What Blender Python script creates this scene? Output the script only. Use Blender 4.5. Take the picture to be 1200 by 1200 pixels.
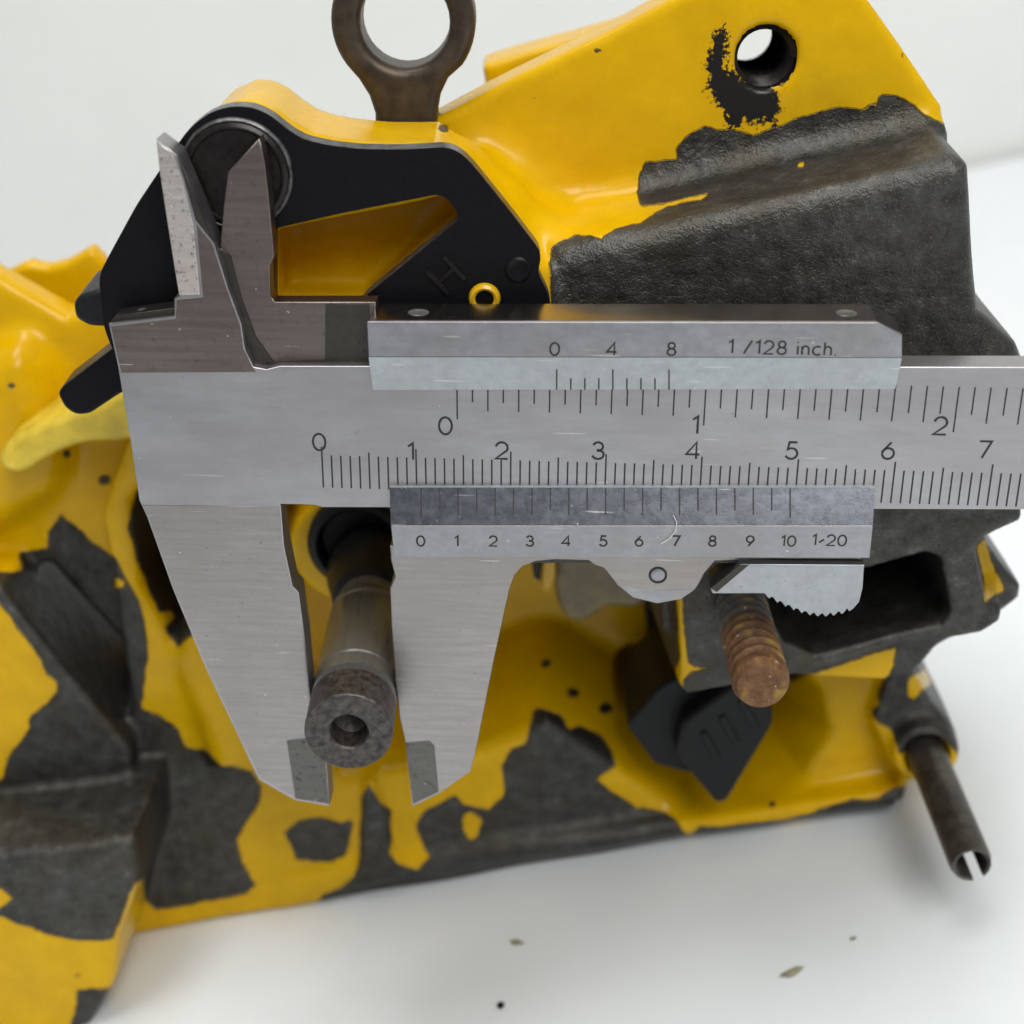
import bpy, bmesh, math, random
import numpy as np
from mathutils import Matrix, Vector

random.seed(7); np.random.seed(7)
for o in list(bpy.data.objects): bpy.data.objects.remove(o)
scene = bpy.context.scene
COL = scene.collection

# ------------------------------------------------------------------ frames
# Machine frame (mm): u right, v up along the machine's front face, w out of the face.
# Origin: where the optical axis meets the caliper's front face.
F = 1900.0                      # focal length in pixels of the 1200 px photograph
D0 = 168.0                      # mm from lens to caliper face
T = math.radians(25.4)          # the camera looks down on the vertical faces
CAM = np.array([0.0, D0*math.sin(T), D0*math.cos(T)])
FWD = np.array([0.0, -math.sin(T), -math.cos(T)])
UP = np.array([0.0, math.cos(T), -math.sin(T)])

def ray(px, py):
    return FWD + np.array([1.0, 0, 0])*((px-600)/F) + UP*((600-py)/F)

def at(px, py, w):              # photo pixel -> point of the machine-frame plane w
    r = ray(px, py)
    return CAM + r*((w-CAM[2])/r[2])

def proj(P):                    # N x 3 machine-frame points -> photo pixels
    r = P-CAM
    d = r@FWD
    return np.stack([600+F*r[:, 0]/d, 600-F*(r@UP)/d], 1)

def uv(pts, w): return [tuple(at(x, y, w)[:2]) for x, y in pts]

# the foot of the casting runs along this line: it gives the level of the table
_a, _b = at(130, 1103, -38), at(1060, 938, -38)
PHI = math.atan2(_b[1]-_a[1], _b[0]-_a[0])
cp, sp = math.cos(PHI), math.sin(PHI)
HZ = -(_a[0]*-sp + _a[1]*cp)    # height of the frame origin above the table, mm
# columns: world directions of u, v, w
ROT = Matrix(((cp, sp, 0), (0, 0, -1), (-sp, cp, 0)))
def world(P):
    v = ROT @ Vector((P[0], P[1], P[2]))*0.001
    v.z += HZ*0.001
    return v

# ------------------------------------------------------------------ camera
cam = bpy.data.cameras.new('camera')
cam_o = bpy.data.objects.new('camera', cam); COL.objects.link(cam_o)
cam.sensor_width = 36; cam.sensor_fit = 'HORIZONTAL'
cam.lens = F/1200*36
cam.clip_start = 0.005; cam.clip_end = 20
R3 = ROT @ Matrix(((1, 0, 0), (0, UP[1], -FWD[1]), (0, UP[2], -FWD[2])))
cam_o.matrix_world = Matrix.Translation(world(CAM)) @ R3.to_4x4()
cam.dof.use_dof = True
cam.dof.focus_distance = 0.167
cam.dof.aperture_fstop = 24.0
scene.camera = cam_o

# ------------------------------------------------------------------ light
wd = bpy.data.worlds.new('World'); scene.world = wd; wd.use_nodes = True
bg = wd.node_tree.nodes['Background']
bg.inputs[0].default_value = (0.93, 0.97, 1.0, 1); bg.inputs[1].default_value = 0.36

def area(name, loc, target, sx, sy, watts, col):
    l = bpy.data.lights.new(name, 'AREA'); l.shape = 'RECTANGLE'
    l.size = sx; l.size_y = sy; l.energy = watts; l.color = col
    o = bpy.data.objects.new(name, l); COL.objects.link(o)
    o.location = loc
    o.rotation_euler = (Vector(target)-Vector(loc)).to_track_quat('-Z', 'Y').to_euler()
    return o
area('ceiling_lamp', (0.05, -0.02, 0.90), (0.0, 0.0, 0.0), 0.55, 0.30, 4.8, (1.0, 0.985, 0.96))
area('front_fill', (0.22, -0.42, 0.50), (0, 0, 0.02), 0.30, 0.30, 3.4, (1.0, 0.97, 0.92))  # unseen fill light, added to brighten the front faces and table

vs = scene.view_settings
vs.view_transform = 'Standard'; vs.look = 'None'; vs.exposure = -0.12; vs.gamma = 1.0
scene.render.engine = 'CYCLES'
scene.cycles.use_denoising = True
scene.cycles.max_bounces = 6
scene.cycles.use_adaptive_sampling = True
scene.cycles.adaptive_threshold = 0.03

# ------------------------------------------------------------------ materials
def mat(name):
    m = bpy.data.materials.new(name); m.use_nodes = True
    nt = m.node_tree
    return m, nt, nt.nodes['Principled BSDF']

def node(nt, kind, **kw):
    n = nt.nodes.new(kind)
    for k, v in kw.items():
        if k in n.inputs.keys(): n.inputs[k].default_value = v
        else: setattr(n, k, v)
    return n

def noise(nt, scale, detail=4, rough=0.6, stretch=None):
    tc = node(nt, 'ShaderNodeTexCoord')
    src = tc.outputs['Object']
    if stretch:
        mp = node(nt, 'ShaderNodeMapping'); mp.inputs['Scale'].default_value = stretch
        nt.links.new(src, mp.inputs[0]); src = mp.outputs[0]
    n = node(nt, 'ShaderNodeTexNoise', Scale=scale, Detail=detail, Roughness=rough)
    nt.links.new(src, n.inputs['Vector'])
    return n.outputs['Fac']

def ramp(nt, src, stops):
    r = nt.nodes.new('ShaderNodeValToRGB')
    e = r.color_ramp.elements
    while len(e) > 1: e.remove(e[-1])
    e[0].position = stops[0][0]; e[0].color = (*stops[0][1], 1)
    for p, c in stops[1:]:
        x = e.new(p); x.color = (*c, 1)
    nt.links.new(src, r.inputs[0])
    return r.outputs['Color']

def mix(nt, fac, a, b):
    m = nt.nodes.new('ShaderNodeMix'); m.data_type = 'RGBA'
    for s, i in ((fac, 0), (a, 6), (b, 7)):
        if isinstance(s, (int, float)): m.inputs[i].default_value = s
        elif isinstance(s, tuple): m.inputs[i].default_value = (*s, 1)
        else: nt.links.new(s, m.inputs[i])
    return m.outputs[2]

def math_n(nt, op, a, b=0.0, c=None, clamp=False):
    m = nt.nodes.new('ShaderNodeMath'); m.operation = op; m.use_clamp = clamp
    for s, i in ((a, 0), (b, 1), (c, 2)):
        if s is None: continue
        if isinstance(s, (int, float)): m.inputs[i].default_value = s
        else: nt.links.new(s, m.inputs[i])
    return m.outputs[0]

def bump(nt, h, strength, dist):
    b = nt.nodes.new('ShaderNodeBump')
    b.inputs['Strength'].default_value = strength; b.inputs['Distance'].default_value = dist
    nt.links.new(h, b.inputs['Height'])
    return b

def simple(name, col, rough=0.5, metal=0.0, nscale=900, vary=0.25, bstr=0.3, bdist=0.00005, stretch=None, coat=0.0, spec=None):
    m, nt, b = mat(name)
    n = noise(nt, nscale, stretch=stretch)
    lo = tuple(c*(1-vary) for c in col); hi = tuple(min(1, c*(1+vary)) for c in col)
    nt.links.new(ramp(nt, n, [(0.3, lo), (0.7, hi)]), b.inputs['Base Color'])
    nt.links.new(math_n(nt, 'MULTIPLY_ADD', n, 0.3, rough-0.15, True), b.inputs['Roughness'])
    b.inputs['Metallic'].default_value = metal
    b.inputs['Coat Weight'].default_value = coat
    if spec is not None: b.inputs['Specular IOR Level'].default_value = spec
    if bstr: nt.links.new(bump(nt, n, bstr, bdist).outputs[0], b.inputs['Normal'])
    return m

def casting_material():
    m, nt, b = mat('painted_casting')
    at_b = node(nt, 'ShaderNodeAttribute', attribute_name='bare')
    at_g = node(nt, 'ShaderNodeAttribute', attribute_name='grease')
    # ragged flake edge
    n1 = noise(nt, 1100, 3, 0.6); n2 = noise(nt, 330, 1)
    j = math_n(nt, 'ADD', math_n(nt, 'MULTIPLY_ADD', n1, 5.0, -2.5), math_n(nt, 'MULTIPLY_ADD', n2, 6.0, -3.0))
    s = math_n(nt, 'ADD', at_b.outputs['Fac'], j)
    bare = math_n(nt, 'MULTIPLY_ADD', s, 1.0, 0.5, True)
    edge = math_n(nt, 'MULTIPLY_ADD', s, 0.35, 0.5, True)
    # thin dark line painting in the shadow of the paint film's edge
    edge_shadow = math_n(nt, 'MULTIPLY', math_n(nt, 'GREATER_THAN', s, -1.4), math_n(nt, 'LESS_THAN', s, 0.2))
    # paint
    pv = noise(nt, 260, 3)
    paint = ramp(nt, pv, [(0.25, (0.55, 0.318, 0.0)), (0.75, (0.64, 0.378, 0.0))])
    spots = math_n(nt, 'MULTIPLY_ADD', noise(nt, 620, 2, 0.5), 30.0, -22.6, True)
    paint = mix(nt, math_n(nt, 'MULTIPLY', spots, 0.75), paint, (0.10, 0.07, 0.02))
    gn = noise(nt, 500, 4, 0.7)
    near = math_n(nt, 'MULTIPLY_ADD', s, 0.09, 0.75, True)
    grime = math_n(nt, 'MULTIPLY', near, math_n(nt, 'MULTIPLY_ADD', gn, 5.0, -2.6, True))
    grime = math_n(nt, 'ADD', math_n(nt, 'MULTIPLY', grime, 0.6), math_n(nt, 'MULTIPLY_ADD', noise(nt, 90, 5, 0.75), 1.6, -0.86, True), None, True)
    paint = mix(nt, math_n(nt, 'MULTIPLY', grime, 0.55), paint, (0.20, 0.115, 0.008))
    # bare magnesium, brown-grey, with grime and pale rub marks
    bv = noise(nt, 420, 4, 0.7); bf = noise(nt, 4200, 2, 0.7); bl = noise(nt, 110, 2)
    metal = ramp(nt, bv, [(0.3, (0.036, 0.034, 0.030)), (0.6, (0.074, 0.072, 0.067)), (0.8, (0.16, 0.158, 0.150))])
    metal = mix(nt, math_n(nt, 'MULTIPLY_ADD', bf, 3.0, -1.75, True), metal, (0.20, 0.20, 0.19))
    metal = mix(nt, math_n(nt, 'MULTIPLY_ADD', bl, 3.0, -1.6, True), metal, (0.055, 0.046, 0.030))
    col = mix(nt, bare, paint, metal)
    col = mix(nt, math_n(nt, 'MULTIPLY', edge_shadow, 0.8), col, (0.16, 0.10, 0.02))
    gs = math_n(nt, 'ADD', at_g.outputs['Fac'], math_n(nt, 'MULTIPLY_ADD', noise(nt, 1500, 4, 0.75), 44.0, -22.0))
    gr = math_n(nt, 'MULTIPLY_ADD', gs, 0.4, 0.5, True)
    col = mix(nt, gr, col, (0.012, 0.011, 0.010))
    nt.links.new(col, b.inputs['Base Color'])
    b.inputs['Specular IOR Level'].default_value = 0.22
    rp = math_n(nt, 'MULTIPLY_ADD', pv, 0.16, 0.17)
    rb = math_n(nt, 'MULTIPLY_ADD', bv, 0.25, 0.26)
    mr = nt.nodes.new('ShaderNodeMix'); nt.links.new(bare, mr.inputs[0]); nt.links.new(rp, mr.inputs[2]); nt.links.new(rb, mr.inputs[3])
    nt.links.new(mr.outputs[0], b.inputs['Roughness'])
    nt.links.new(math_n(nt, 'MULTIPLY', bare, 0.72), b.inputs['Metallic'])
    # relief: paint film thickness, orange peel, cast grain
    h = math_n(nt, 'MULTIPLY', edge, -0.00018)
    h = math_n(nt, 'ADD', h, math_n(nt, 'MULTIPLY', pv, 0.00010))
    grain = math_n(nt, 'MULTIPLY', math_n(nt, 'MULTIPLY_ADD', bf, 0.00010, math_n(nt, 'MULTIPLY', bv, 0.00035)), bare)
    h = math_n(nt, 'ADD', h, grain)
    bp = nt.nodes.new('ShaderNodeBump'); bp.inputs['Strength'].default_value = 0.9; bp.inputs['Distance'].default_value = 1.0
    nt.links.new(h, bp.inputs['Height']); nt.links.new(bp.outputs[0], b.inputs['Normal'])
    return m

def steel(name, col, rough, brush=(40, 1400, 600), pits=0.5, bstr=0.35, metal=1.0, seed=0.0, blotch=0.0):
    m, nt, b = mat(name)
    br = noise(nt, 1.0, 5, 0.7, stretch=brush)
    cl = noise(nt, 70, 4, 0.6)
    pit = math_n(nt, 'MULTIPLY_ADD', noise(nt, 2300+seed, 2, 0.5), 22.0, -15.6, True)
    big = math_n(nt, 'MULTIPLY_ADD', noise(nt, 520+seed, 3, 0.6), 24.0, -17.2, True)
    c = ramp(nt, br, [(0.25, tuple(x*0.80 for x in col)), (0.75, tuple(min(1, x*1.16) for x in col))])
    c = mix(nt, math_n(nt, 'MULTIPLY_ADD', cl, 1.6, -0.6, True), c, tuple(x*y for x, y in zip(col, (0.80, 0.74, 0.72))))
    c = mix(nt, math_n(nt, 'MULTIPLY', pit, pits), c, tuple(x*0.25 for x in col))
    c = mix(nt, math_n(nt, 'MULTIPLY', big, pits), c, tuple(x*0.4 for x in col))
    if blotch:
        bn = math_n(nt, 'MULTIPLY_ADD', noise(nt, 1150+seed, 5, 0.75), 9.0, -5.0, True)
        c = mix(nt, math_n(nt, 'MULTIPLY', bn, blotch), c, tuple(x*0.12 for x in col))
    dust = math_n(nt, 'MULTIPLY_ADD', noise(nt, 1700+seed, 1, 0.5), 40.0, -31.4, True)
    c = mix(nt, math_n(nt, 'MULTIPLY', dust, 0.7), c, (0.75, 0.74, 0.72))
    tc2 = node(nt, 'ShaderNodeTexCoord'); mp2 = node(nt, 'ShaderNodeMapping')
    mp2.inputs['Rotation'].default_value = (0, 0, 0.6+seed*0.01); mp2.inputs['Scale'].default_value = (140, 2600, 300)
    nt.links.new(tc2.outputs['Object'], mp2.inputs[0])
    sn = node(nt, 'ShaderNodeTexNoise', Scale=1.0, Detail=1.0); nt.links.new(mp2.outputs[0], sn.inputs['Vector'])
    scr = math_n(nt, 'MULTIPLY_ADD', sn.outputs['Fac'], 30.0, -22.3, True)
    c = mix(nt, math_n(nt, 'MULTIPLY', scr, 0.45), c, (0.8, 0.8, 0.8))
    nt.links.new(c, b.inputs['Base Color'])
    b.inputs['Metallic'].default_value = metal
    nt.links.new(math_n(nt, 'MULTIPLY_ADD', br, 0.22, rough-0.11, True), b.inputs['Roughness'])
    h = math_n(nt, 'SUBTRACT', math_n(nt, 'MULTIPLY', br, 0.6), math_n(nt, 'MULTIPLY', pit, 0.8))
    nt.links.new(bump(nt, h, bstr, 0.00003).outputs[0], b.inputs['Normal'])
    return m

M = {}
M['cast'] = casting_material()
M['beam'] = steel('satin_chrome_steel', (0.42, 0.413, 0.43), 0.40, (60, 260, 160), 0.30, 0.10)
M['jaw'] = steel('ground_jaw_steel', (0.36, 0.34, 0.33), 0.38, (120, 1700, 500), 0.65, 0.40, seed=130, blotch=0.08)
M['insert'] = steel('dull_jaw_tip_steel', (0.150, 0.146, 0.136), 0.42, (300, 900, 300), 0.6, 0.45, seed=40, blotch=0.6)
M['plate'] = steel('matte_scale_steel', (0.37, 0.37, 0.39), 0.42, (500, 700, 500), 0.35, 0.22, seed=77)
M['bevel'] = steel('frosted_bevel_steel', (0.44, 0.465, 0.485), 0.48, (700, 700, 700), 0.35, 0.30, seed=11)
M['bevel_dark'] = steel('reflection_darkened_bevel_steel', (0.15, 0.163, 0.19), 0.28, (900, 900, 900), 0.2, 0.6, seed=19)  # bevel steel darkened in colour for the dark room it mirrors
M['pitted'] = steel('pitted_dark_steel', (0.085, 0.078, 0.07), 0.45, (900, 900, 900), 0.9, 0.9, seed=200)
M['edge_bright'] = steel('lit_chisel_steel', (0.92, 0.82, 0.77), 0.33, (200, 2500, 600), 0.9, 0.7, seed=310, blotch=0.9)  # brightness of the light-catching facet is put into the base colour
M['jaw_brown'] = steel('reflection_tinted_jaw_steel', (0.225, 0.185, 0.172), 0.36, (60, 1500, 500), 0.6, 0.4, seed=150, blotch=0.25)  # brown tint paints in the darker reflection on the upper jaws
M['rail'] = steel('oily_slider_steel', (0.42, 0.40, 0.38), 0.20, (60, 60, 60), 0.45, 0.2, seed=33)
M['ink'] = simple('engraved_black_ink', (0.018, 0.018, 0.02), 0.6, 0, 3000, 0.3, 0)
M['thumb'] = steel('thumb_lock_steel', (0.40, 0.42, 0.44), 0.36, (600, 600, 600), 0.55, 0.4, seed=60)
M['black'] = simple('black_anodised_metal', (0.0060, 0.0060, 0.0075), 0.34, 0.0, 2500, 0.2, 0.05, 0.00002, spec=0.12)
M['worn'] = simple('worn_lit_edge', (0.10, 0.10, 0.10), 0.36, 0.6, 900, 0.9, 0.3, 0.00004)  # worn black metal, made paler to paint light onto edges
M['blackpin'] = simple('blackened_pin_steel', (0.014, 0.011, 0.011), 0.30, 0.3, 1200, 0.4, 0.25, 0.00004, spec=0.3)
M['rubber'] = simple('black_rubber', (0.008, 0.0085, 0.010), 0.45, 0, 1600, 0.3, 0.3, 0.00006, spec=0.25)
M['bronze'] = simple('brown_oxidised_steel', (0.060, 0.045, 0.032), 0.42, 0.55, 500, 0.35, 0.3, 0.00006)
M['shaft'] = steel('oily_shaft_steel', (0.15, 0.15, 0.14), 0.30, (1500, 1500, 60), 0.7, 0.4, metal=0.35, seed=88, blotch=0.3)
M['endface'] = simple('worn_shaft_end_steel', (0.062, 0.054, 0.050), 0.42, 0.5, 1300, 0.7, 0.9, 0.00014)
M['rollpin'] = simple('dark_spring_steel', (0.075, 0.066, 0.055), 0.40, 0.6, 420, 0.6, 0.5, 0.00006)
M['amber'] = simple('olive_plastic', (0.17, 0.13, 0.06), 0.40, 0, 300, 0.35, 0.3, 0.0001)
M['pale'] = simple('pale_yellow_plastic', (0.62, 0.45, 0.035), 0.4, 0, 260, 0.25, 0.2, 0.0001)
M['yellow'] = simple('yellow_paint', (0.58, 0.34, 0.002), 0.28, 0, 300, 0.06, 0.15, 0.00006)
M['dirt_and_shade'] = simple('dry_debris', (0.25, 0.24, 0.15), 0.8, 0, 3000, 0.5, 0.6, 0.0001)

def rust_material():
    m, nt, b = mat('rusty_thread_steel')
    n = noise(nt, 700, 6, 0.7); f = noise(nt, 3500, 4, 0.7)
    tc = node(nt, 'ShaderNodeTexCoord'); sx = node(nt, 'ShaderNodeSeparateXYZ')
    nt.links.new(tc.outputs['Object'], sx.inputs[0])
    at_r = node(nt, 'ShaderNodeAttribute', attribute_name='rust')
    rust = ramp(nt, n, [(0.3, (0.075, 0.032, 0.014)), (0.55, (0.16, 0.075, 0.030)), (0.75, (0.24, 0.14, 0.04))])
    met = ramp(nt, n, [(0.3, (0.05, 0.05, 0.048)), (0.7, (0.13, 0.125, 0.115))])
    k = math_n(nt, 'ADD', at_r.outputs['Fac'], math_n(nt, 'MULTIPLY_ADD', n, 1.2, -0.6))
    c = mix(nt, math_n(nt, 'MULTIPLY_ADD', k, 2.5, -0.7, True), met, rust)
    at_d = node(nt, 'ShaderNodeAttribute', attribute_name='dirt_and_shade')  # thread roots: painted shade along with dirt, so the thread looks deeper
    y = noise(nt, 420, 3)
    c = mix(nt, math_n(nt, 'MULTIPLY_ADD', y, 5.0, -2.7, True), c, (0.30, 0.19, 0.035))
    c = mix(nt, math_n(nt, 'MULTIPLY_ADD', noise(nt, 1300, 3, 0.6), 18.0, -12.0, True), c, (0.50, 0.42, 0.35))
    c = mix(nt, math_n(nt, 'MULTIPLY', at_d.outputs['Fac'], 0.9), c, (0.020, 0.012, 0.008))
    nt.links.new(c, b.inputs['Base Color'])
    b.inputs['Roughness'].default_value = 0.6; b.inputs['Metallic'].default_value = 0.3
    nt.links.new(bump(nt, f, 0.8, 0.00012).outputs[0], b.inputs['Normal'])
    return m
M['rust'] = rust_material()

def table_material(name, col):
    m, nt, b = mat(name)
    n = noise(nt, 9, 4); f = noise(nt, 60, 3)
    spk = math_n(nt, 'MULTIPLY_ADD', noise(nt, 130, 2, 0.5), 30.0, -24.0, True)
    c = ramp(nt, n, [(0.3, tuple(x*0.975 for x in col)), (0.7, col)])
    c = mix(nt, math_n(nt, 'MULTIPLY', spk, 0.15), c, (0.5, 0.48, 0.42))
    c = mix(nt, math_n(nt, 'MULTIPLY_ADD', noise(nt, 28, 5, 0.7), 1.2, -0.55, True), c, tuple(x*y for x, y in zip(col, (0.88, 0.885, 0.885))))
    nt.links.new(c, b.inputs['Base Color'])
    nt.links.new(math_n(nt, 'MULTIPLY_ADD', f, 0.2, 0.38), b.inputs['Roughness'])
    return m
M['table'] = table_material('white_tabletop', (0.77, 0.81, 0.835))
M['wall'] = table_material('white_backdrop', (0.78, 0.79, 0.77))

# ------------------------------------------------------------------ object helpers
def link(name, me, material=None, parent=None, smooth=True, angle=35):
    o = bpy.data.objects.new(name, me); COL.objects.link(o)
    if material: me.materials.append(material)
    if parent: o.parent = parent
    if smooth:
        me.shade_smooth() if hasattr(me, 'shade_smooth') else None
        try: me.set_sharp_from_angle(angle=math.radians(angle))
        except Exception: pass
    return o

def tag(o, label, cat, group=None):
    o['label'] = label; o['category'] = cat
    if group: o['group'] = group
    return o

class Frame:
    """An Empty (the thing) plus the mapping from its mm coordinates to its local metres."""
    def __init__(self, name, base, rot):      # base: machine-frame mm, rot: frame -> world 3x3
        self.base = np.array(base, float)
        self.o = bpy.data.objects.new(name, None); COL.objects.link(self.o)
        self.o.empty_display_size = 0.01
        self.o.matrix_world = Matrix.Translation(world(base)) @ rot.to_4x4()
    def loc(self, P): return [tuple((np.array(p)-self.off)*0.001) for p in P]

MACH = Frame('saw_crankcase', at(600, 1018, -50), ROT); MACH.off = MACH.base

YAW = math.radians(3.0)
ROLL = math.radians(-0.35)
CR = Matrix.Rotation(-YAW, 3, 'Y') @ Matrix.Rotation(ROLL, 3, 'Z')     # caliper -> machine frame
CRn = np.array(CR)
CALI = Frame('vernier_caliper', (0, 0, 0), ROT @ CR); CALI.off = np.zeros(3)

def ca(px, py, c=0.0):          # photo pixel -> caliper frame point of the plane c
    C = CRn.T@CAM; r = CRn.T@ray(px, py)
    return C + r*((c-C[2])/r[2])
def cuv(pts, c): return [tuple(ca(x, y, c)[:2]) for x, y in pts]

def round_poly(pts, r=1.0, n=3):
    """Chamfer-round the corners of a closed 2-D polygon."""
    out = []; N = len(pts); P = [np.array(p, float) for p in pts]
    for i in range(N):
        a, b, c = P[i-1], P[i], P[(i+1) % N]
        la, lc = np.linalg.norm(a-b), np.linalg.norm(c-b)
        k = min(r, la*0.45, lc*0.45)
        p0 = b+(a-b)/max(la, 1e-9)*k; p1 = b+(c-b)/max(lc, 1e-9)*k
        for j in range(n+1):
            t = j/n
            out.append(tuple((1-t)**2*p0+2*t*(1-t)*b+t*t*p1))
    return out

def smooth_poly(pts, n=4):
    """Closed Catmull-Rom."""
    P = [np.array(p, float) for p in pts]; N = len(P); out = []
    for i in range(N):
        a, b, c, d = P[i-1], P[i], P[(i+1) % N], P[(i+2) % N]
        for j in range(n):
            t = j/n
            out.append(tuple(0.5*(2*b+(c-a)*t+(2*a-5*b+4*c-d)*t*t+(3*b-a-3*c+d)*t**3)))
    return out

def prism(name, frame, poly, c0, c1, material, holes=(), bevel=0.0, seg=2, parent=None, c1f=None):
    """Polygon (mm, in the frame) extruded from c0 (back) to c1 (front); c1f(a,b) may give a sloped front."""
    bm = bmesh.new(); edges = []
    for lp in [poly]+list(holes):
        vs_ = [bm.verts.new((p[0], p[1], 0)) for p in lp]
        for i in range(len(vs_)): edges.append(bm.edges.new((vs_[i-1], vs_[i])))
    if holes:
        bmesh.ops.triangle_fill(bm, use_beauty=True, use_dissolve=False, edges=edges)
    else:
        bm.faces.new([v for v in bm.verts])
    bmesh.ops.recalc_face_normals(bm, faces=bm.faces)
    bm.normal_update()
    if bm.faces and sum(f.normal.z*f.calc_area() for f in bm.faces) < 0:
        bmesh.ops.reverse_faces(bm, faces=bm.faces)
    r = bmesh.ops.extrude_face_region(bm, geom=list(bm.faces), use_keep_orig=True)
    top = [g for g in r['geom'] if isinstance(g, bmesh.types.BMVert)]
    tops = set(top)
    for v in bm.verts:
        z = (c1f(v.co.x, v.co.y) if c1f else c1) if v in tops else c0
        v.co = Vector((v.co.x, v.co.y, z))
    bmesh.ops.recalc_face_normals(bm, faces=bm.faces)
    if bevel:
        bm.normal_update()
        es = [e for e in bm.edges if len(e.link_faces) == 2 and e.calc_face_angle(0) > math.radians(40)
              and (e.verts[0] in tops or e.verts[1] in tops) and (e.verts[0] in tops and e.verts[1] in tops)]
        bmesh.ops.bevel(bm, geom=es, offset=bevel, offset_type='OFFSET', segments=seg, profile=0.5, affect='EDGES', clamp_overlap=True)
    for v in bm.verts: v.co = (v.co-Vector(frame.off))*0.001
    me = bpy.data.meshes.new(name); bm.to_mesh(me); bm.free()
    o = link(name, me, material, parent or frame.o, smooth=bevel > 0, angle=50)
    if bevel:
        wn = o.modifiers.new('weighted', 'WEIGHTED_NORMAL'); wn.mode = 'FACE_AREA'; wn.weight = 100; wn.keep_sharp = True
    return o

def raw(name, frame, verts, faces, material, parent=None, smooth=True, angle=35):
    me = bpy.data.meshes.new(name)
    me.from_pydata(frame.loc(verts), [], faces); me.update()
    bm = bmesh.new(); bm.from_mesh(me); bmesh.ops.recalc_face_normals(bm, faces=bm.faces); bm.to_mesh(me); bm.free()
    return link(name, me, material, parent or frame.o, smooth, angle)

def lathe(name, frame, cx, cy, prof, material, n=48, parent=None, jitter=0.0, angle=35, closed=True):
    """prof: list of (w, r) along the w axis of the frame, capped at both ends where r>0."""
    V = []; Fc = []
    for i, (w, r) in enumerate(prof):
        for k in range(n):
            a = 2*math.pi*k/n
            rr = r+random.uniform(-jitter, jitter)
            V.append((cx+rr*math.cos(a), cy+rr*math.sin(a), w+random.uniform(-jitter, jitter)*0.5))
    for i in range(len(prof)-1):
        for k in range(n):
            Fc.append((i*n+k, i*n+(k+1) % n, (i+1)*n+(k+1) % n, (i+1)*n+k))
    if closed:
        Fc.append(tuple(range(n))); L = (len(prof)-1)*n
        Fc.append(tuple(L+k for k in range(n)))
    return raw(name, frame, V, Fc, material, parent, True, angle)

# ------------------------------------------------------------------ setting: table and backdrop
def box_mesh(name, x0, x1, y0, y1, z0, z1, material):
    bm = bmesh.new(); bmesh.ops.create_cube(bm, size=1)
    for v in bm.verts:
        v.co = Vector((x0 if v.co.x < 0 else x1, y0 if v.co.y < 0 else y1, z0 if v.co.z < 0 else z1))
    me = bpy.data.meshes.new(name); bm.to_mesh(me); bm.free()
    o = link(name, me, material, smooth=False); o['kind'] = 'structure'
    return o
def on_table(px, py):
    """Photo pixel -> world point of the table top."""
    o = world(CAM); d = ROT @ Vector(ray(px, py))
    return o + d*(-o.z/d.z)
YW = on_table(1170, 190).y
print('wall at', YW, 'cam', world(CAM))
box_mesh('tabletop', -0.9, 0.9, -0.24, YW, -0.03, 0.0, M['table'])
box_mesh('wall', -1.6, 1.6, YW+0.004, YW+0.05, -0.5, 1.3, M['wall'])

# ------------------------------------------------------------------ the casting as a signed distance volume
VOX = 0.48
U0, U1, V0, V1, W0, W1 = -74.0, 74.0, -90.0, 58.0, -70.0, -7.0
gu = np.arange(U0, U1, VOX, dtype=np.float32); gv = np.arange(V0, V1, VOX, dtype=np.float32); gw = np.arange(W0, W1, VOX, dtype=np.float32)
GU, GV = np.meshgrid(gu, gv, indexing='ij')

def sd_poly(P, X, Y):
    """Signed distance (negative inside) of points to a closed polygon."""
    P = np.asarray(P, float); d = np.full(X.shape, 1e9, np.float32); ins = np.zeros(X.shape, bool)
    for i in range(len(P)):
        ax, ay = P[i-1]; bx, by = P[i]
        ex, ey = bx-ax, by-ay; wx, wy = X-ax, Y-ay
        t = np.clip((wx*ex+wy*ey)/(ex*ex+ey*ey+1e-12), 0, 1)
        d = np.minimum(d, (wx-ex*t)**2+(wy-ey*t)**2)
        c = (ay <= Y) != (by <= Y)
        if ey != 0: ins ^= c & (X < ax+ex*(Y-ay)/ey)
    d = np.sqrt(d)
    return np.where(ins, -d, d).astype(np.float32)

def smin(a, b, k):
    h = np.maximum(k-np.abs(a-b), 0)/k
    return np.minimum(a, b)-h*h*(k*0.25)
def smax(a, b, k): return -smin(-a, -b, k)

WW = gw[None, None, :]
Dst = np.full((len(gu), len(gv), len(gw)), 50.0, np.float32)

def solid(pts, wf, wb, k=1.5, edge=1.2, draft=0.0, slope=None, px=True, smooth=False):
    """Add a prism: photo-traced front outline at depth wf, going back to wb; slope=(du,dv) tilts the front."""
    global Dst
    P = uv(pts, wf) if px else pts
    if smooth: P = smooth_poly(P)
    d2 = sd_poly(P, GU, GV)[:, :, None]
    front = np.float32(wf)
    if slope is not None:
        cu, cv = np.mean(np.array(P), 0)
        front = (wf+slope[0]*(GU-cu)+slope[1]*(GV-cv)).astype(np.float32)[:, :, None]
    d = smax(d2-np.float32(draft)*np.maximum(front-WW, 0), WW-front, edge)
    d = np.maximum(d, np.float32(wb)-WW)
    Dst = smin(Dst, d, k)

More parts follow.
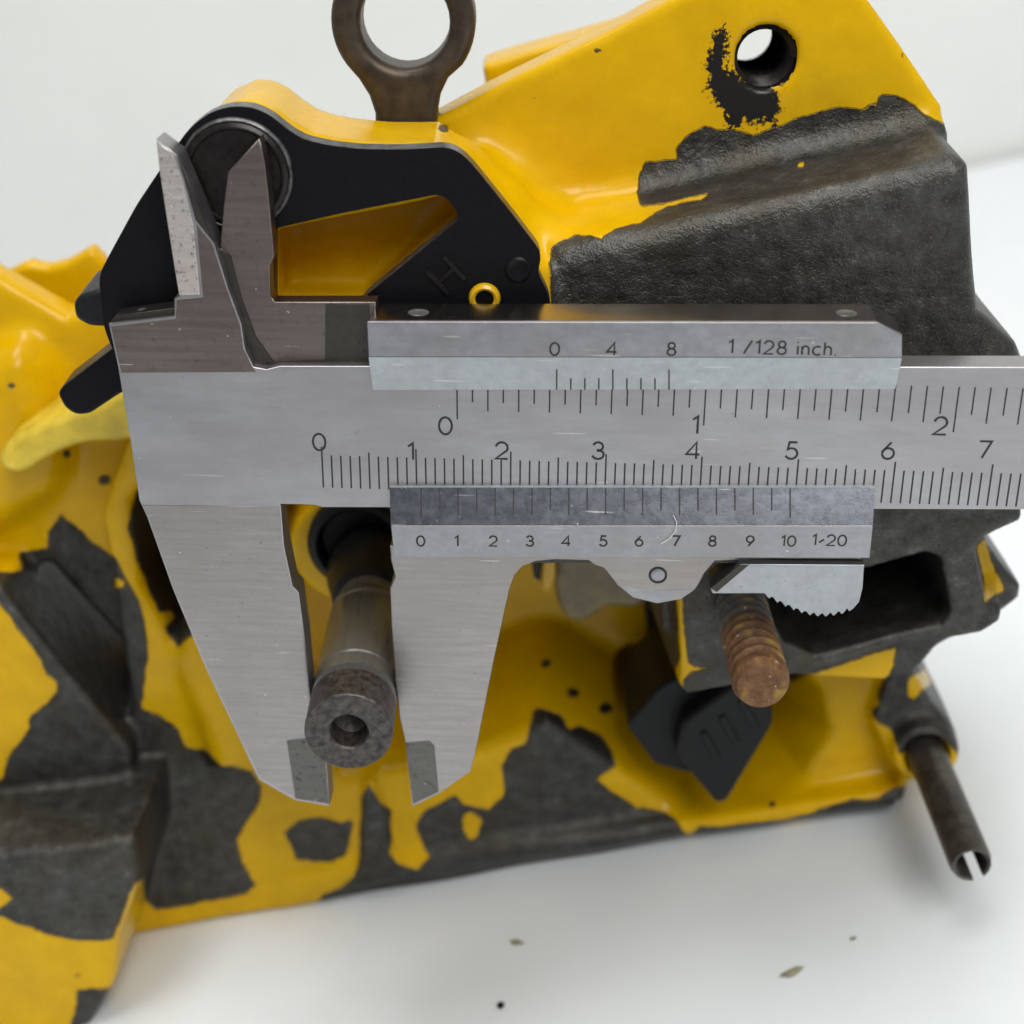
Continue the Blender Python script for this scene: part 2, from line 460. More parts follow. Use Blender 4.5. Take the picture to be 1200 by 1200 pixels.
def cut(pts, wf, wb, k=0.8, px=True, smooth=False, draft=0.0):
    """Remove a prism between depths wb and wf."""
    global Dst
    P = uv(pts, wf) if px else pts
    if smooth: P = smooth_poly(P)
    d2 = sd_poly(P, GU, GV)[:, :, None]
    d = np.maximum(smax(d2+np.float32(draft)*np.maximum(np.float32(wf)-WW, 0), np.float32(wb)-WW, 1.2), WW-np.float32(wf+30))
    Dst = smax(Dst, -d, k)

def circle(px, py, w, r, n=28):
    c = at(px, py, w)
    return [(c[0]+r*math.cos(2*math.pi*i/n), c[1]+r*math.sin(2*math.pi*i/n)) for i in range(n)]

# back web that ties everything together
solid([(150, 1098), (1060, 938), (1078, 870), (1070, 740), (1100, 560), (1100, 400), (640, 240), (300, 230), (180, 420), (120, 600), (150, 800)], -38, -66, k=2)
# clutch cavity
cut([(235, 560), (1010, 560), (930, 770), (965, 810), (975, 860), (945, 915), (880, 955), (830, 965), (770, 935), (700, 885), (640, 850), (560, 880), (500, 900), (400, 915),
     (330, 905), (270, 860), (225, 740)], -38, -55, k=1.5, draft=0.45)
# lip along the foot
solid([(330, 1068), (1050, 940), (1052, 915), (800, 962), (560, 1000), (330, 1042)], -35.5, -60, k=2.5, edge=2.5, slope=(0, 0.25))
# left wing: lower wall, forward foot with a sloping ledge, upper bulge
solid([(-60, 690), (0, 690), (150, 878), (165, 1000), (150, 1090), (-60, 1100)], -34, -66, k=1.5, slope=(0, 0.0))
solid([(-60, 1012), (155, 985), (160, 1040), (139, 1102), (132, 1152), (92, 1225), (-60, 1260)], -20, -60, k=1.2, edge=1.6, draft=0.06)
solid([(-60, 300), (0, 332), (78, 374), (125, 350), (160, 440), (230, 600), (215, 720), (160, 760), (60, 660), (-60, 680)], -45, -51, k=1.2, edge=1.6, slope=(0.05, -0.05))
solid([(-60, 330), (0, 324), (30, 309), (55, 313), (78, 306), (106, 290), (122, 308), (150, 440), (-60, 440)], -57, -60, k=1.0, edge=1.0)
solid([(-60, 480), (-30, 430), (15, 410), (50, 440), (70, 500), (60, 590), (-60, 640)], -40, -50, k=3, edge=6, smooth=True)
solid([(180, 560), (330, 560), (330, 900), (250, 900), (215, 800)], -36, -60, k=3, edge=3, slope=(0.1, -0.1))
# bearing boss round the shaft
cs = at(415, 645, -33)
solid(circle(415, 645, -33, 8.2), -33, -60, k=2.5, px=False)
# hump behind the black plate
PLATE = [(122, 385), (116, 330), (118, 318), (130, 295), (160, 240), (200, 180), (222, 150), (245, 132), (270, 124), (295, 125), (318, 135),
         (335, 150), (355, 163), (385, 170), (420, 174), (470, 175), (520, 172), (535, 176), (548, 186), (560, 200), (600, 250), (632, 292),
         (634, 305), (630, 318), (645, 350), (645, 420), (200, 460), (140, 430)]
HUMP = [(234, 330), (226, 175), (236, 148), (252, 132), (278, 121), (300, 122), (320, 132), (340, 148), (360, 160), (390, 167), (450, 172), (508, 172),
        (545, 198), (590, 255), (640, 320), (660, 420), (234, 420)]
solid(HUMP, -8.8, -21.5, k=1.0, edge=2.0)
cut([(322, 275), (400, 258), (520, 232), (540, 256), (420, 370), (322, 370)], -8, -18.5, k=0.8)
solid([(420, 200), (520, 195), (560, 260), (300, 300)], -18, -40, k=2.5, edge=2)
# upper flange with the threaded hole
solid([(505, 142), (788, -2), (860, -40), (985, -40), (1016, -4), (1104, 126), (1102, 160), (1090, 300), (700, 360), (590, 300), (520, 175)], -24, -30, k=1.2, edge=0.9)
solid([(566, 78), (735, 28), (800, -10), (860, 60), (700, 200), (575, 130)], -54, -62, k=0.8, edge=1.0)
# box with the sloping ledge under the flange
solid([(655, 300), (700, 283), (900, 238), (1040, 205), (1120, 186), (1136, 196), (1150, 372), (1190, 412), (1205, 470), (650, 470)], -10, -40, k=3.0, edge=2.2, draft=0.03)
solid([(1100, 400), (1148, 376), (1188, 408), (1205, 440), (1205, 600), (1100, 600)], -12, -40, k=2.0, edge=1.5)
solid([(560, 215), (600, 235), (660, 290), (720, 300), (720, 420), (640, 420)], -16, -40, k=6, edge=4, slope=(0.35, 0.0))
# lower bracket with its pocket
BR = [(800, 560), (1197, 596), (1198, 610), (1172, 622), (1150, 634), (1144, 645), (1152, 680), (1158, 706), (1175, 712), (1172, 728), (1150, 742),
      (1105, 752), (1052, 757), (985, 778), (925, 792), (860, 806), (806, 815), (798, 806), (795, 700)]
solid(BR, -14, -36, k=1.0, edge=0.9, draft=0.10)
solid([(760, 560), (1150, 600), (1160, 640), (1180, 668), (1197, 688), (1194, 702), (1170, 720), (1100, 760), (1075, 790), (1040, 800), (900, 790), (775, 740)], -20, -44, k=1.5, edge=1.2)
cut([(880, 690), (1017, 667), (1086, 648), (1104, 655), (1116, 715), (1106, 733), (1040, 748), (955, 768), (918, 752)], -14, -31, k=0.6, draft=0.10)
cut([(850, 640), (1000, 610), (1000, 662), (880, 690)], -14, -24, k=0.6)
# boss of the spring pin
bc = at(1086, 886, -31)
solid(circle(1086, 886, -31, 4.5), -31, -60, k=2.5, px=False, edge=1.2)
cut(circle(1086, 886, -31, 3.1), -31, -37, k=0.5, px=False)
solid([(1022, 850), (1055, 760), (1080, 800), (1110, 850), (1100, 905), (1060, 915)], -34, -60, k=2.5)
# round recess behind the rubber block, drilled hole, ribs
cut(circle(745, 790, -52, 3.2), -40, -64, k=0.6, px=False)
solid(circle(893, 70, -24, 6.0), -24.6, -42, k=1.0, px=False)
cut(circle(897, 68, -24, 3.3), -24, -46, k=0.25, px=False)
cut([(178, 560), (215, 640), (225, 720), (200, 760), (160, 700), (150, 600)], -36, -58, k=3)
solid([(422, 1040), (426, 925), (436, 915), (455, 960), (458, 1030)], -36.5, -50, k=1.5, edge=1.0)

def surface_nets(Dg):
    s = Dg < 0
    n0, n1, n2 = Dg.shape
    c = np.zeros((n0-1, n1-1, n2-1), np.uint8)
    for i in (0, 1):
        for j in (0, 1):
            for k in (0, 1): c += s[i:n0-1+i, j:n1-1+j, k:n2-1+k]
    act = (c > 0) & (c < 8)
    idx = np.full(act.shape, -1, np.int32)
    I, J, K = np.nonzero(act); idx[I, J, K] = np.arange(len(I), dtype=np.int32)
    val = {(i, j, k): Dg[I+i, J+j, K+k] for i in (0, 1) for j in (0, 1) for k in (0, 1)}
    acc = np.zeros((len(I), 3)); cnt = np.zeros(len(I))
    cs_ = list(val)
    for a in cs_:
        for ax in range(3):
            if a[ax]: continue
            b = list(a); b[ax] = 1; b = tuple(b)
            va, vb = val[a], val[b]; m = (va < 0) != (vb < 0)
            t = np.where(m, va/np.where(m, va-vb, 1), 0)
            p = np.zeros((len(I), 3))
            for q in range(3): p[:, q] = a[q]
            p[:, ax] += t
            acc += p*m[:, None]; cnt += m
    pos = acc/cnt[:, None]+np.stack([I, J, K], 1)
    P = pos*VOX+np.array([U0, V0, W0])
    quads = []
    for ax in range(3):
        sl0 = [slice(None)]*3; sl1 = [slice(None)]*3; sl0[ax] = slice(0, -1); sl1[ax] = slice(1, None)
        ch = s[tuple(sl0)] != s[tuple(sl1)]
        A = np.stack(np.nonzero(ch), 1)
        o1, o2 = [q for q in range(3) if q != ax]
        sh = act.shape
        ok = (A[:, o1] > 0) & (A[:, o2] > 0) & (A[:, o1] < sh[o1]) & (A[:, o2] < sh[o2])
        A = A[ok]; fl = s[A[:, 0], A[:, 1], A[:, 2]]
        def g(d1, d2):
            B = A.copy(); B[:, o1] -= d1; B[:, o2] -= d2
            return idx[B[:, 0], B[:, 1], B[:, 2]]
        q = np.stack([g(1, 1), g(0, 1), g(0, 0), g(1, 0)], 1)
        if ax == 1: q = q[:, ::-1]
        q[~fl] = q[~fl][:, ::-1]
        quads.append(q)
    return P, np.concatenate(quads)

# keep the grid border empty so the surface closes; nothing below the table
Dst = np.maximum(Dst, ((-GU*sp+GV*cp) * -1 - np.float32(HZ))[:, :, None] + np.float32(0.02))
for a in (0, -1):
    Dst[a, :, :] = np.maximum(Dst[a, :, :], 0.3); Dst[:, a, :] = np.maximum(Dst[:, a, :], 0.3); Dst[:, :, a] = np.maximum(Dst[:, :, a], 0.3)
CP, CQ = surface_nets(Dst)
# slight hand-cast waviness
CP = CP+0.10*np.stack([np.sin(CP[:, 1]*0.31+CP[:, 2]*0.22), np.sin(CP[:, 0]*0.27+1.3), np.sin(CP[:, 0]*0.23+CP[:, 1]*0.29+0.7)], 1)
del Dst

# flaked paint: outlines of the bare metal, traced flake by flake
BARE = [
 [(646, 337), (645, 300), (646, 290), (657, 282), (667, 280), (672, 275), (683, 275), (693, 278), (712, 285), (708, 278), (720, 270), (733, 265), (750, 262),
  (762, 253), (783, 243), (800, 238), (825, 234), (829, 227), (800, 231), (780, 237), (755, 242), (750, 240), (748, 225), (750, 205), (757, 190), (775, 188),
  (797, 188), (792, 175), (800, 163), (808, 157), (827, 147), (843, 152), (867, 153), (882, 159), (897, 155), (917, 147), (933, 138), (957, 133), (980, 128),
  (1000, 128), (1013, 130), (1018, 122), (1027, 123), (1032, 113), (1047, 112), (1060, 117), (1083, 135), (1102, 144), (1300, 150), (1300, 640), (646, 640)],
 [(633, 832), (657, 838), (667, 855), (680, 850), (700, 860), (715, 877), (720, 897), (698, 913), (720, 930), (747, 947), (773, 950), (790, 960), (800, 975),
  (807, 980), (820, 970), (850, 968), (890, 963), (923, 960), (947, 955), (960, 948), (987, 942), (1000, 937), (1013, 938), (1030, 937), (1040, 928), (1063, 920),
  (1090, 935), (1085, 1010), (385, 1140), (370, 1062), (380, 1048), (400, 1041), (417, 1027), (422, 1000), (423, 967), (425, 933), (432, 920), (443, 940),
  (458, 950), (458, 987), (455, 1000), (467, 1013), (490, 1020), (505, 1003), (497, 990), (488, 970), (497, 950), (517, 940), (533, 933), (543, 943), (573, 950),
  (590, 933), (592, 917), (588, 897), (600, 877), (618, 872), (622, 850), (627, 833)],
 [(333, 975), (350, 962), (377, 958), (400, 965), (412, 963), (410, 987), (403, 1003), (387, 1010), (348, 1007), (343, 990)],
 [(-40, 665), (0, 670), (27, 670), (22, 647), (57, 642), (58, 623), (72, 602), (110, 637), (133, 653), (143, 670), (160, 700), (170, 730), (173, 773), (165, 830),
  (190, 840), (210, 857), (217, 877), (240, 880), (260, 897), (293, 903), (307, 923), (302, 943), (287, 963), (278, 983), (283, 1013), (298, 1037), (287, 1048),
  (233, 1057), (207, 1063), (183, 1065), (170, 1052), (168, 1030), (157, 1033), (147, 1060), (133, 1100), (93, 1103), (67, 1097), (33, 1087), (0, 1073), (-40, 1068),
  (0, 1065), (15, 1053), (0, 1040), (-40, 1020), (-40, 920), (3, 915), (10, 887), (30, 860), (35, 853), (32, 843), (57, 823), (68, 810), (67, 800), (55, 790),
  (50, 777), (0, 705), (-40, 660)],
 [(92, 1160), (128, 1158), (115, 1215), (80, 1215), (88, 1185)],
 [(755, 560), (745, 640), (760, 740), (800, 822), (925, 797), (1052, 757), (1043, 790), (1030, 805), (1028, 815), (1033, 828), (1022, 832), (1028, 845), (1045, 855),
  (1050, 870), (1055, 884), (1065, 875), (1085, 866), (1105, 866), (1120, 880), (1128, 900), (1160, 900), (1240, 700), (1240, 560)],
 [(160, 575), (175, 590), (210, 670), (230, 740), (205, 760), (178, 700), (150, 620)],
]
PAINTED = [
 [(540, 955), (552, 950), (565, 960), (560, 980), (550, 985), (542, 975)],
 [(792, 690), (799, 692), (803, 740), (806, 775), (815, 781), (832, 779), (830, 784), (812, 787), (802, 795), (802, 806), (794, 806), (790, 785), (797, 770), (793, 730)],
 [(1144, 640), (1153, 632), (1160, 650), (1170, 675), (1178, 690), (1165, 700), (1155, 706)],
 [(1065, 795), (1085, 783), (1092, 800), (1070, 822), (1063, 815)],
 [(1083, 877), (1105, 870), (1120, 882), (1122, 897), (1112, 885), (1095, 878)],
 [(933, 191), (942, 190), (940, 196), (934, 195)],
 [(133, 678), (147, 680), (146, 690), (135, 690)],
 [(178, 720), (200, 715), (206, 724), (192, 735), (212, 760), (200, 765), (182, 740)],
]
GREASE = [
 [(838, 33), (850, 32), (854, 55), (848, 80), (862, 82), (875, 95), (905, 98), (912, 115), (915, 130), (908, 148), (895, 140), (885, 150), (872, 140), (866, 150),
  (852, 150), (848, 130), (838, 118), (828, 105), (832, 85), (825, 75), (832, 62)],
 [(868, 68), (880, 40), (905, 36), (928, 52), (932, 78), (918, 98), (890, 100), (870, 88)],
]
CHIPS = [(413, 133, 6), (272, 90, 5), (13, 452, 6), (640, 777, 6), (672, 812, 9), (520, 150, 7), (710, 830, 10), (700, 60, 5), (905, 942, 4), (300, 640, 6), (123, 562, 9), (78, 532, 6)]
pxy = proj(CP)
X, Y = pxy[:, 0], pxy[:, 1]
bare = np.full(len(CP), -60.0, np.float32)
for P in BARE: bare = np.maximum(bare, -sd_poly(P, X, Y))
for P in PAINTED: bare = np.minimum(bare, sd_poly(P, X, Y))
for x, y, r in CHIPS: bare = np.maximum(bare, r*0.7-np.hypot(X-x, (Y-y)*1.2))
grease = np.full(len(CP), -60.0, np.float32)
for P in GREASE: grease = np.maximum(grease, -sd_poly(P, X, Y))
grease = np.where(CP[:, 2] < -32, -60, grease)
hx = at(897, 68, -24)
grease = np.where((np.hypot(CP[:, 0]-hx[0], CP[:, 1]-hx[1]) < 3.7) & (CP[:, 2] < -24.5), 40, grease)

me = bpy.data.meshes.new('housing')
me.vertices.add(len(CP)); me.vertices.foreach_set('co', ((CP-MACH.off)*0.001).astype(np.float32).ravel())
me.loops.add(CQ.size); me.loops.foreach_set('vertex_index', CQ.ravel().astype(np.int32))
me.polygons.add(len(CQ)); me.polygons.foreach_set('loop_start', np.arange(0, CQ.size, 4, dtype=np.int32))
me.update(calc_edges=True); me.validate()
for nm, arr in (('bare', bare), ('grease', grease)):
    a_ = me.attributes.new(nm, 'FLOAT', 'POINT'); a_.data.foreach_set('value', np.clip(arr, -60, 60).astype(np.float32))
housing = link('housing', me, M['cast'], MACH.o, smooth=False)
me.polygons.foreach_set('use_smooth', np.ones(len(CQ), bool)); me.update()
housing['label'] = 'yellow painted casting with flaked paint showing dark bare metal'
tag(MACH.o, 'yellow painted cast metal saw crankcase with flaked paint standing on the white table', 'crankcase')

# ------------------------------------------------------------------ machine parts
# black side plate with window, pivot pin and raised letter
WIN = [(322, 268), (400, 250), (512, 228), (522, 231), (536, 248), (537, 258), (430, 345), (400, 382), (322, 382)]
plate = prism('side_plate', MACH, round_poly(uv(PLATE, -6), 0.8, 2), -8.2, -6, M['black'], [round_poly(uv(WIN, -6), 0.5, 2)], bevel=0.4, seg=3)
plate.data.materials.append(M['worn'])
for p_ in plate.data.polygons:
    if abs(p_.normal.z) < 0.9 and p_.normal.y > 0.1: p_.material_index = 1  # upward edges only: paler metal paints in light from above
pc = at(277, 204, -6)
lathe('pivot_pin', MACH, pc[0], pc[1], [(-11, 5.25), (-5.9, 5.25), (-5.5, 5.1), (-5.3, 4.75), (-5.32, 4.55), (-5.5, 4.4)], M['blackpin'], 56, parent=None)
lathe('pin_highlight_ring', MACH, pc[0], pc[1], [(-6.1, 5.6), (-5.75, 5.5), (-5.6, 5.3), (-5.75, 5.1), (-6.1, 5.05)], M['worn'], 56, closed=False)  # pale ring added to paint in the highlight on the pin's chamfer
def text(name, body, frame, pos, size, material, rot=0.0, extrude=0.02, parent=None, width=1.0, bold=0.0):
    """Lettering as mesh; pos = centre (mm, frame), size = cap height in mm."""
    cu = bpy.data.curves.new(name, 'FONT'); cu.body = body; cu.align_x = 'CENTER'; cu.align_y = 'CENTER'
    cu.size = size*0.001/0.70; cu.extrude = extrude*0.001; cu.offset = bold*0.001
    cu.resolution_u = 4
    t = bpy.data.objects.new(name, cu)
    COL.objects.link(t)
    dg = bpy.context.evaluated_depsgraph_get(); dg.update()
    me = bpy.data.meshes.new_from_object(t.evaluated_get(dg))
    bpy.data.objects.remove(t); bpy.data.curves.remove(cu)
    n = len(me.vertices); co = np.zeros(n*3); me.vertices.foreach_get('co', co); co = co.reshape(-1, 3)
    mn, mx = co.min(0), co.max(0); co[:, :2] -= (mn+mx)[:2]/2
    co[:, 0] *= width
    c, s = math.cos(rot), math.sin(rot)
    co[:, :2] = np.stack([co[:, 0]*c-co[:, 1]*s, co[:, 0]*s+co[:, 1]*c], 1)
    co += (np.array(pos)-frame.off)*0.001
    me.vertices.foreach_set('co', co.ravel()); me.update(); me.materials.clear()
    return link(name, me, material, parent or frame.o, smooth=False)
hp = at(523, 322, -6)
text('raised_letter', 'H', MACH, (hp[0], hp[1], -5.95), 3.3, M['black'], rot=math.radians(42), extrude=0.22, parent=plate).data.materials[0] = M['blackpin']
rp = at(568, 346, -7)
lathe('hollow_rivet', MACH, rp[0], rp[1], [(-11, 1.7), (-6.2, 1.7), (-5.6, 1.5), (-5.4, 1.2), (-5.6, 0.95), (-8.5, 0.85)], M['yellow'], 28, parent=None)
arc = at(607, 316, -6)
lathe('rivet_head', MACH, arc[0], arc[1], [(-9, 1.35), (-5.9, 1.35), (-5.75, 1.1), (-5.8, 0.9)], M['black'], 24, parent=None)

# eyelet lever
ec = at(472, 27, -22); er = 77/10.2
def ring_pts(c, r, a0, a1, n): return [(c[0]+r*math.cos(math.radians(a0+(a1-a0)*i/n)), c[1]+r*math.sin(math.radians(a0+(a1-a0)*i/n))) for i in range(n+1)]
stem = uv([(525, 93), (516, 112), (512, 135), (512, 200), (440, 200), (439, 135), (432, 114), (420, 95)], -22)
outer = ring_pts(ec, er, -36, 216, 40)
poly = outer + [stem[-1], stem[-2], stem[-3], stem[-4], stem[3], stem[2], stem[1], stem[0]]
ehole = at(474, 27, -22)
lever = prism('eyelet_lever', MACH, poly, -27.0, -22, M['bronze'], [ring_pts(ehole, 47.5/10.2, 0, 348.75, 31)], bevel=1.15, seg=4)

# grey stub, black bar and pale plastic lip on the left
prism('grey_stub', MACH, round_poly(uv([(85, 356), (93, 346), (116, 339), (150, 345), (150, 385), (104, 383), (88, 374)], -15), 0.5, 2), -24, -15, M['rubber'], bevel=0.9, seg=3)
prism('black_bar', MACH, round_poly(uv([(67, 462), (72, 454), (140, 402), (180, 400), (180, 445), (140, 462), (104, 486), (88, 487), (75, 478)], -14), 0.5, 2), -19, -14, M['black'], bevel=0.4)
LIP = smooth_poly(uv([(-4, 548), (8, 522), (58, 496), (110, 480), (150, 462), (200, 490), (150, 520), (100, 524), (60, 538), (20, 560)], -33), 3)
prism('plastic_lip', MACH, LIP, -46, -34, M['pale'], bevel=1.2, seg=3)
# olive plastic plug and yellow tab in the middle
def ellipsoid(name, c, r, material, n=20, m=12):
    V = []; Fc = []
    for i in range(m+1):
        th = math.pi*i/m
        for k in range(n):
            ph = 2*math.pi*k/n
            V.append((c[0]+r[0]*math.sin(th)*math.cos(ph), c[1]+r[1]*math.sin(th)*math.sin(ph), c[2]+r[2]*math.cos(th)))
    for i in range(m):
        for k in range(n): Fc.append((i*n+k, i*n+(k+1) % n, (i+1)*n+(k+1) % n, (i+1)*n+k))
    return raw(name, MACH, V, Fc, material)
prism('plastic_plug', MACH, smooth_poly(uv([(648, 600), (650, 700), (660, 735), (680, 746), (700, 738), (715, 728), (752, 728), (770, 700), (770, 600)], -33), 3), -58, -36, M['amber'], bevel=2.2, seg=4)
prism('yellow_tab', MACH, round_poly(uv([(640, 620), (652, 620), (652, 690), (644, 708), (636, 704)], -31), 0.4, 2), -56, -34, M['yellow'], bevel=0.3)
prism('black_clip', MACH, round_poly(uv([(618, 640), (637, 640), (634, 695), (626, 690)], -33), 0.3, 2), -56, -36, M['blackpin'], bevel=0.3)
# rubber block under the bracket
block = prism('rubber_block', MACH, round_poly(uv([(790, 884), (800, 846), (862, 800), (905, 806), (906, 850), (852, 940), (840, 943)], -29), 0.9, 3), -46, -29, M['rubber'], bevel=0.8, seg=3)
prism('block_shoulder', MACH, round_poly(uv([(733, 850), (772, 806), (800, 790), (880, 790), (870, 850), (812, 908), (768, 897)], -32.5), 0.9, 3), -48, -32.5, M['rubber'], bevel=0.8, seg=3, parent=block)
for k_ in range(3):
    x_ = 820+k_*22
    prism('rib', MACH, round_poly(uv([(x_, 862-k_*19), (x_+7, 857-k_*19), (x_+26, 890-k_*19), (x_+19, 895-k_*19)], -28.6), 0.25, 2), -30, -28.6, M['rubber'], bevel=0.2, parent=block)

# shaft: rubber seal, hub, shank and grooved end piece
W_END = 6.0
pe = at(413.5, 858, W_END)
g0 = ca(365, 822), ca(466, 822)
RP = (g0[1][0]-g0[0][0])/2*0.995
pcx = (CRn@((g0[0]+g0[1])/2))[0]
PX, PY = pcx, pe[1]
lathe('rubber_boot', MACH, PX, PY, [(-42, RP*1.3), (-29, RP*1.25), (-26, RP*1.1), (-23.2, RP*0.98), (-22.4, RP*0.8)], M['rubber'], 48)
lathe('oil_seal', MACH, *at(418, 640, -31)[:2], [(-40, 6.3), (-31.5, 6.3), (-31, 5.9), (-30.8, 5.2), (-31.3, 4.7), (-32.6, 4.4), (-32.8, 3.0)], M['rubber'], 48)
shaft = lathe('shaft', MACH, PX, PY, [(-42, RP*0.80), (-20.4, RP*0.82), (-20.0, RP*0.88), (-19.2, RP*0.93), (-18.2, RP*0.95), (-17.9, RP*0.92), (-17.5, RP*0.92), (-17.2, RP*0.95), (-3.6, RP*0.975),
      (-3.4, RP*0.94), (-3.1, RP*0.94), (-2.9, RP*0.975), (-0.6, RP*0.98), (-0.5, RP*0.84), (0.4, RP*0.84)], M['shaft'], 64, angle=28)
shaft['label'] = 'worn steel shaft between the caliper jaws'
lathe('shaft_end', MACH, PX, PY, [(0.3, RP*0.80), (0.4, RP*0.95), (0.7, RP*0.99), (2.6, RP*0.99), (W_END-0.14, RP*0.99), (W_END, RP*0.96), (W_END, RP*0.68), (W_END-0.02, RP*0.46), (W_END-0.25, RP*0.42),
      (W_END-3.0, RP*0.40), (W_END-4.0, 0.05)], M['endface'], 64, parent=shaft, jitter=0.012, angle=22)

# threaded stud
se = at(893, 804, 4.0); SR = 3.1
prof_n = 40; V = []; Fc = []; rustv = []; root_shade = []
L0, L1, pitch = -24.0, 4.0, 1.75
steps = int((L1-L0)/(pitch/14)); n = 40
for i in range(steps+1):
    w = L0+(L1-L0)*i/steps
    for k in range(n):
        a = 2*math.pi*k/n
        ph = ((w/pitch - k/n) % 1.0)
        tri = abs(ph*2-1)
        fade = min(1, max(0, (L1-1.2-w)/1.5))*min(1, max(0, (w+14.5)/1.5))
        r = SR-0.80*fade*(1-min(1, tri*1.25)); root_shade.append(fade*(1-min(1, tri*1.5)))  # valley shade of the thread, put into the colour
        if w > L1-1.0: r -= (w-(L1-1.0))*0.45
        r += random.uniform(-0.03, 0.03)
        V.append((se[0]+r*math.cos(a), se[1]+r*math.sin(a), w)); rustv.append(min(1, max(0, (w+9.5)/5)))
for i in range(steps):
    for k in range(n): Fc.append((i*n+k, i*n+(k+1) % n, (i+1)*n+(k+1) % n, (i+1)*n+k))
b0 = steps*n
for rr, dz in ((2.0, 0.05), (1.2, -0.02), (0.4, 0.03)):
    b1 = len(V)
    for k in range(n):
        a = 2*math.pi*k/n
        V.append((se[0]+rr*math.cos(a), se[1]+rr*math.sin(a), L1+dz+random.uniform(-0.05, 0.05))); rustv.append(1)
    for k in range(n): Fc.append((b0+k, b0+(k+1) % n, b1+(k+1) % n, b1+k))
    b0 = b1
Fc.append(tuple(b0+k for k in range(n)))
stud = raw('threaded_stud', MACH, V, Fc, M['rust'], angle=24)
root_shade += [0]*(len(rustv)-len(root_shade))
a_ = stud.data.attributes.new('dirt_and_shade', 'FLOAT', 'POINT'); a_.data.foreach_set('value', np.array(root_shade, np.float32))
a_ = stud.data.attributes.new('rust', 'FLOAT', 'POINT'); a_.data.foreach_set('value', np.array(rustv, np.float32))
stud['label'] = 'rusty threaded stud'

# slotted spring pin: C-shaped tube
sc_ = at(1139, 1014, -8.0); RO, RI = 2.6, 1.95
V = []; Fc = []
gap0, gap1 = math.radians(-62-17), math.radians(-62+17)
n = 40
rings = [(-46, RO), (-9.0, RO), (-8.2, RO-0.25), (-8.0, (RO+RI)/2+0.05), (-8.15, RI), (-46, RI)]
for w, r in rings:
    for k in range(n+1):
        a = gap1+(2*math.pi-(gap1-gap0))*k/n
        V.append((sc_[0]+r*math.cos(a), sc_[1]+r*math.sin(a), w+random.uniform(-0.04, 0.04)))
for i in range(len(rings)):
    j = (i+1) % len(rings)
    for k in range(n): Fc.append((i*(n+1)+k, i*(n+1)+k+1, j*(n+1)+k+1, j*(n+1)+k))
Fc.append(tuple(i*(n+1) for i in range(len(rings)))); Fc.append(tuple(i*(n+1)+n for i in range(len(rings))))
raw('spring_pin', MACH, V, Fc, M['rollpin'], angle=40)
# thread rings inside the flange hole
hc = at(897, 68, -24)
V = []; Fc = []; turns, npt = 14.5, 28
tot = int(turns*npt)
for i in range(tot+1):
    a = 2*math.pi*i/npt; w = -24.9-i/npt*1.0
    for r, dw in ((3.45, -0.45), (2.8, 0), (3.45, 0.45)):
        V.append((hc[0]+r*math.cos(a), hc[1]+r*math.sin(a), w+dw))
for i in range(tot):
    for k in range(3): Fc.append((i*3+k, i*3+(k+1) % 3, i*3+3+(k+1) % 3, i*3+3+k))
raw('hole_thread', MACH, V, Fc, M['blackpin'], angle=60)

# ------------------------------------------------------------------ vernier caliper
TH = 3.2
BT = ca(700, 431)[1]; 
# fixed half: beam, upper knife jaw, lower jaw
FIX = [(183, 163), (207, 181), (217, 203), (250, 283), (267, 337), (283, 380), (287, 408), (297, 430), (312, 433), (328, 429)]
FIX_R = ca(328, 429), ca(1200, 430)
beam_end = 190.0
def line_at(p, q, x): return p[1]+(q[1]-p[1])*(x-p[0])/(q[0]-p[0])
top = [(beam_end, line_at(*FIX_R, beam_end))]
BOT = ca(340, 594), ca(1200, 597)
bot = [(beam_end, line_at(*BOT, beam_end))]
LOWER = [(378, 595), (368, 592), (329, 591), (333, 640), (343, 687), (350, 694), (357, 745), (364, 815), (371, 862), (381, 869), (386, 945), (345, 938), (303, 914), (240, 782),
         (202, 690), (172, 606), (163, 587), (153, 520), (138, 430), (127, 380), (204, 371), (204, 350), (211, 346), (204, 310), (193, 240)]
poly = cuv(FIX, 0)+top+bot+cuv(LOWER, 0)
def thin_top(a, b):             # the knife jaw is ground thinner towards its tip
    return 0.0
beam = prism('beam', CALI, poly, -TH, 0.0, M['beam'], bevel=0.16, seg=2)
# ground faces of the jaws (0.04 mm proud of the satin beam)
def facet(name, pts, c, material, parent, th=0.06, bevel=0.0, c1f=None):
    return prism(name, CALI, cuv(pts, c), c-th, c, material, bevel=bevel, parent=parent, c1f=c1f)
facet('lower_jaw_face', [(166, 592), (327, 594), (331, 641), (341, 688), (348, 695), (355, 746), (362, 816), (369, 862), (377, 869), (383, 942), (346, 935), (305, 912), (242, 781), (204, 689), (174, 606)], 0.05, M['jaw'], beam, 0.3, 0.03)
facet('upper_jaw_face', [(130, 383), (206, 374), (207, 352), (238, 349), (230, 262), (249, 287), (265, 338), (281, 381), (285, 409), (296, 431), (300, 436), (142, 437)], 0.05, M['jaw_brown'], beam, 0.3, 0.03)
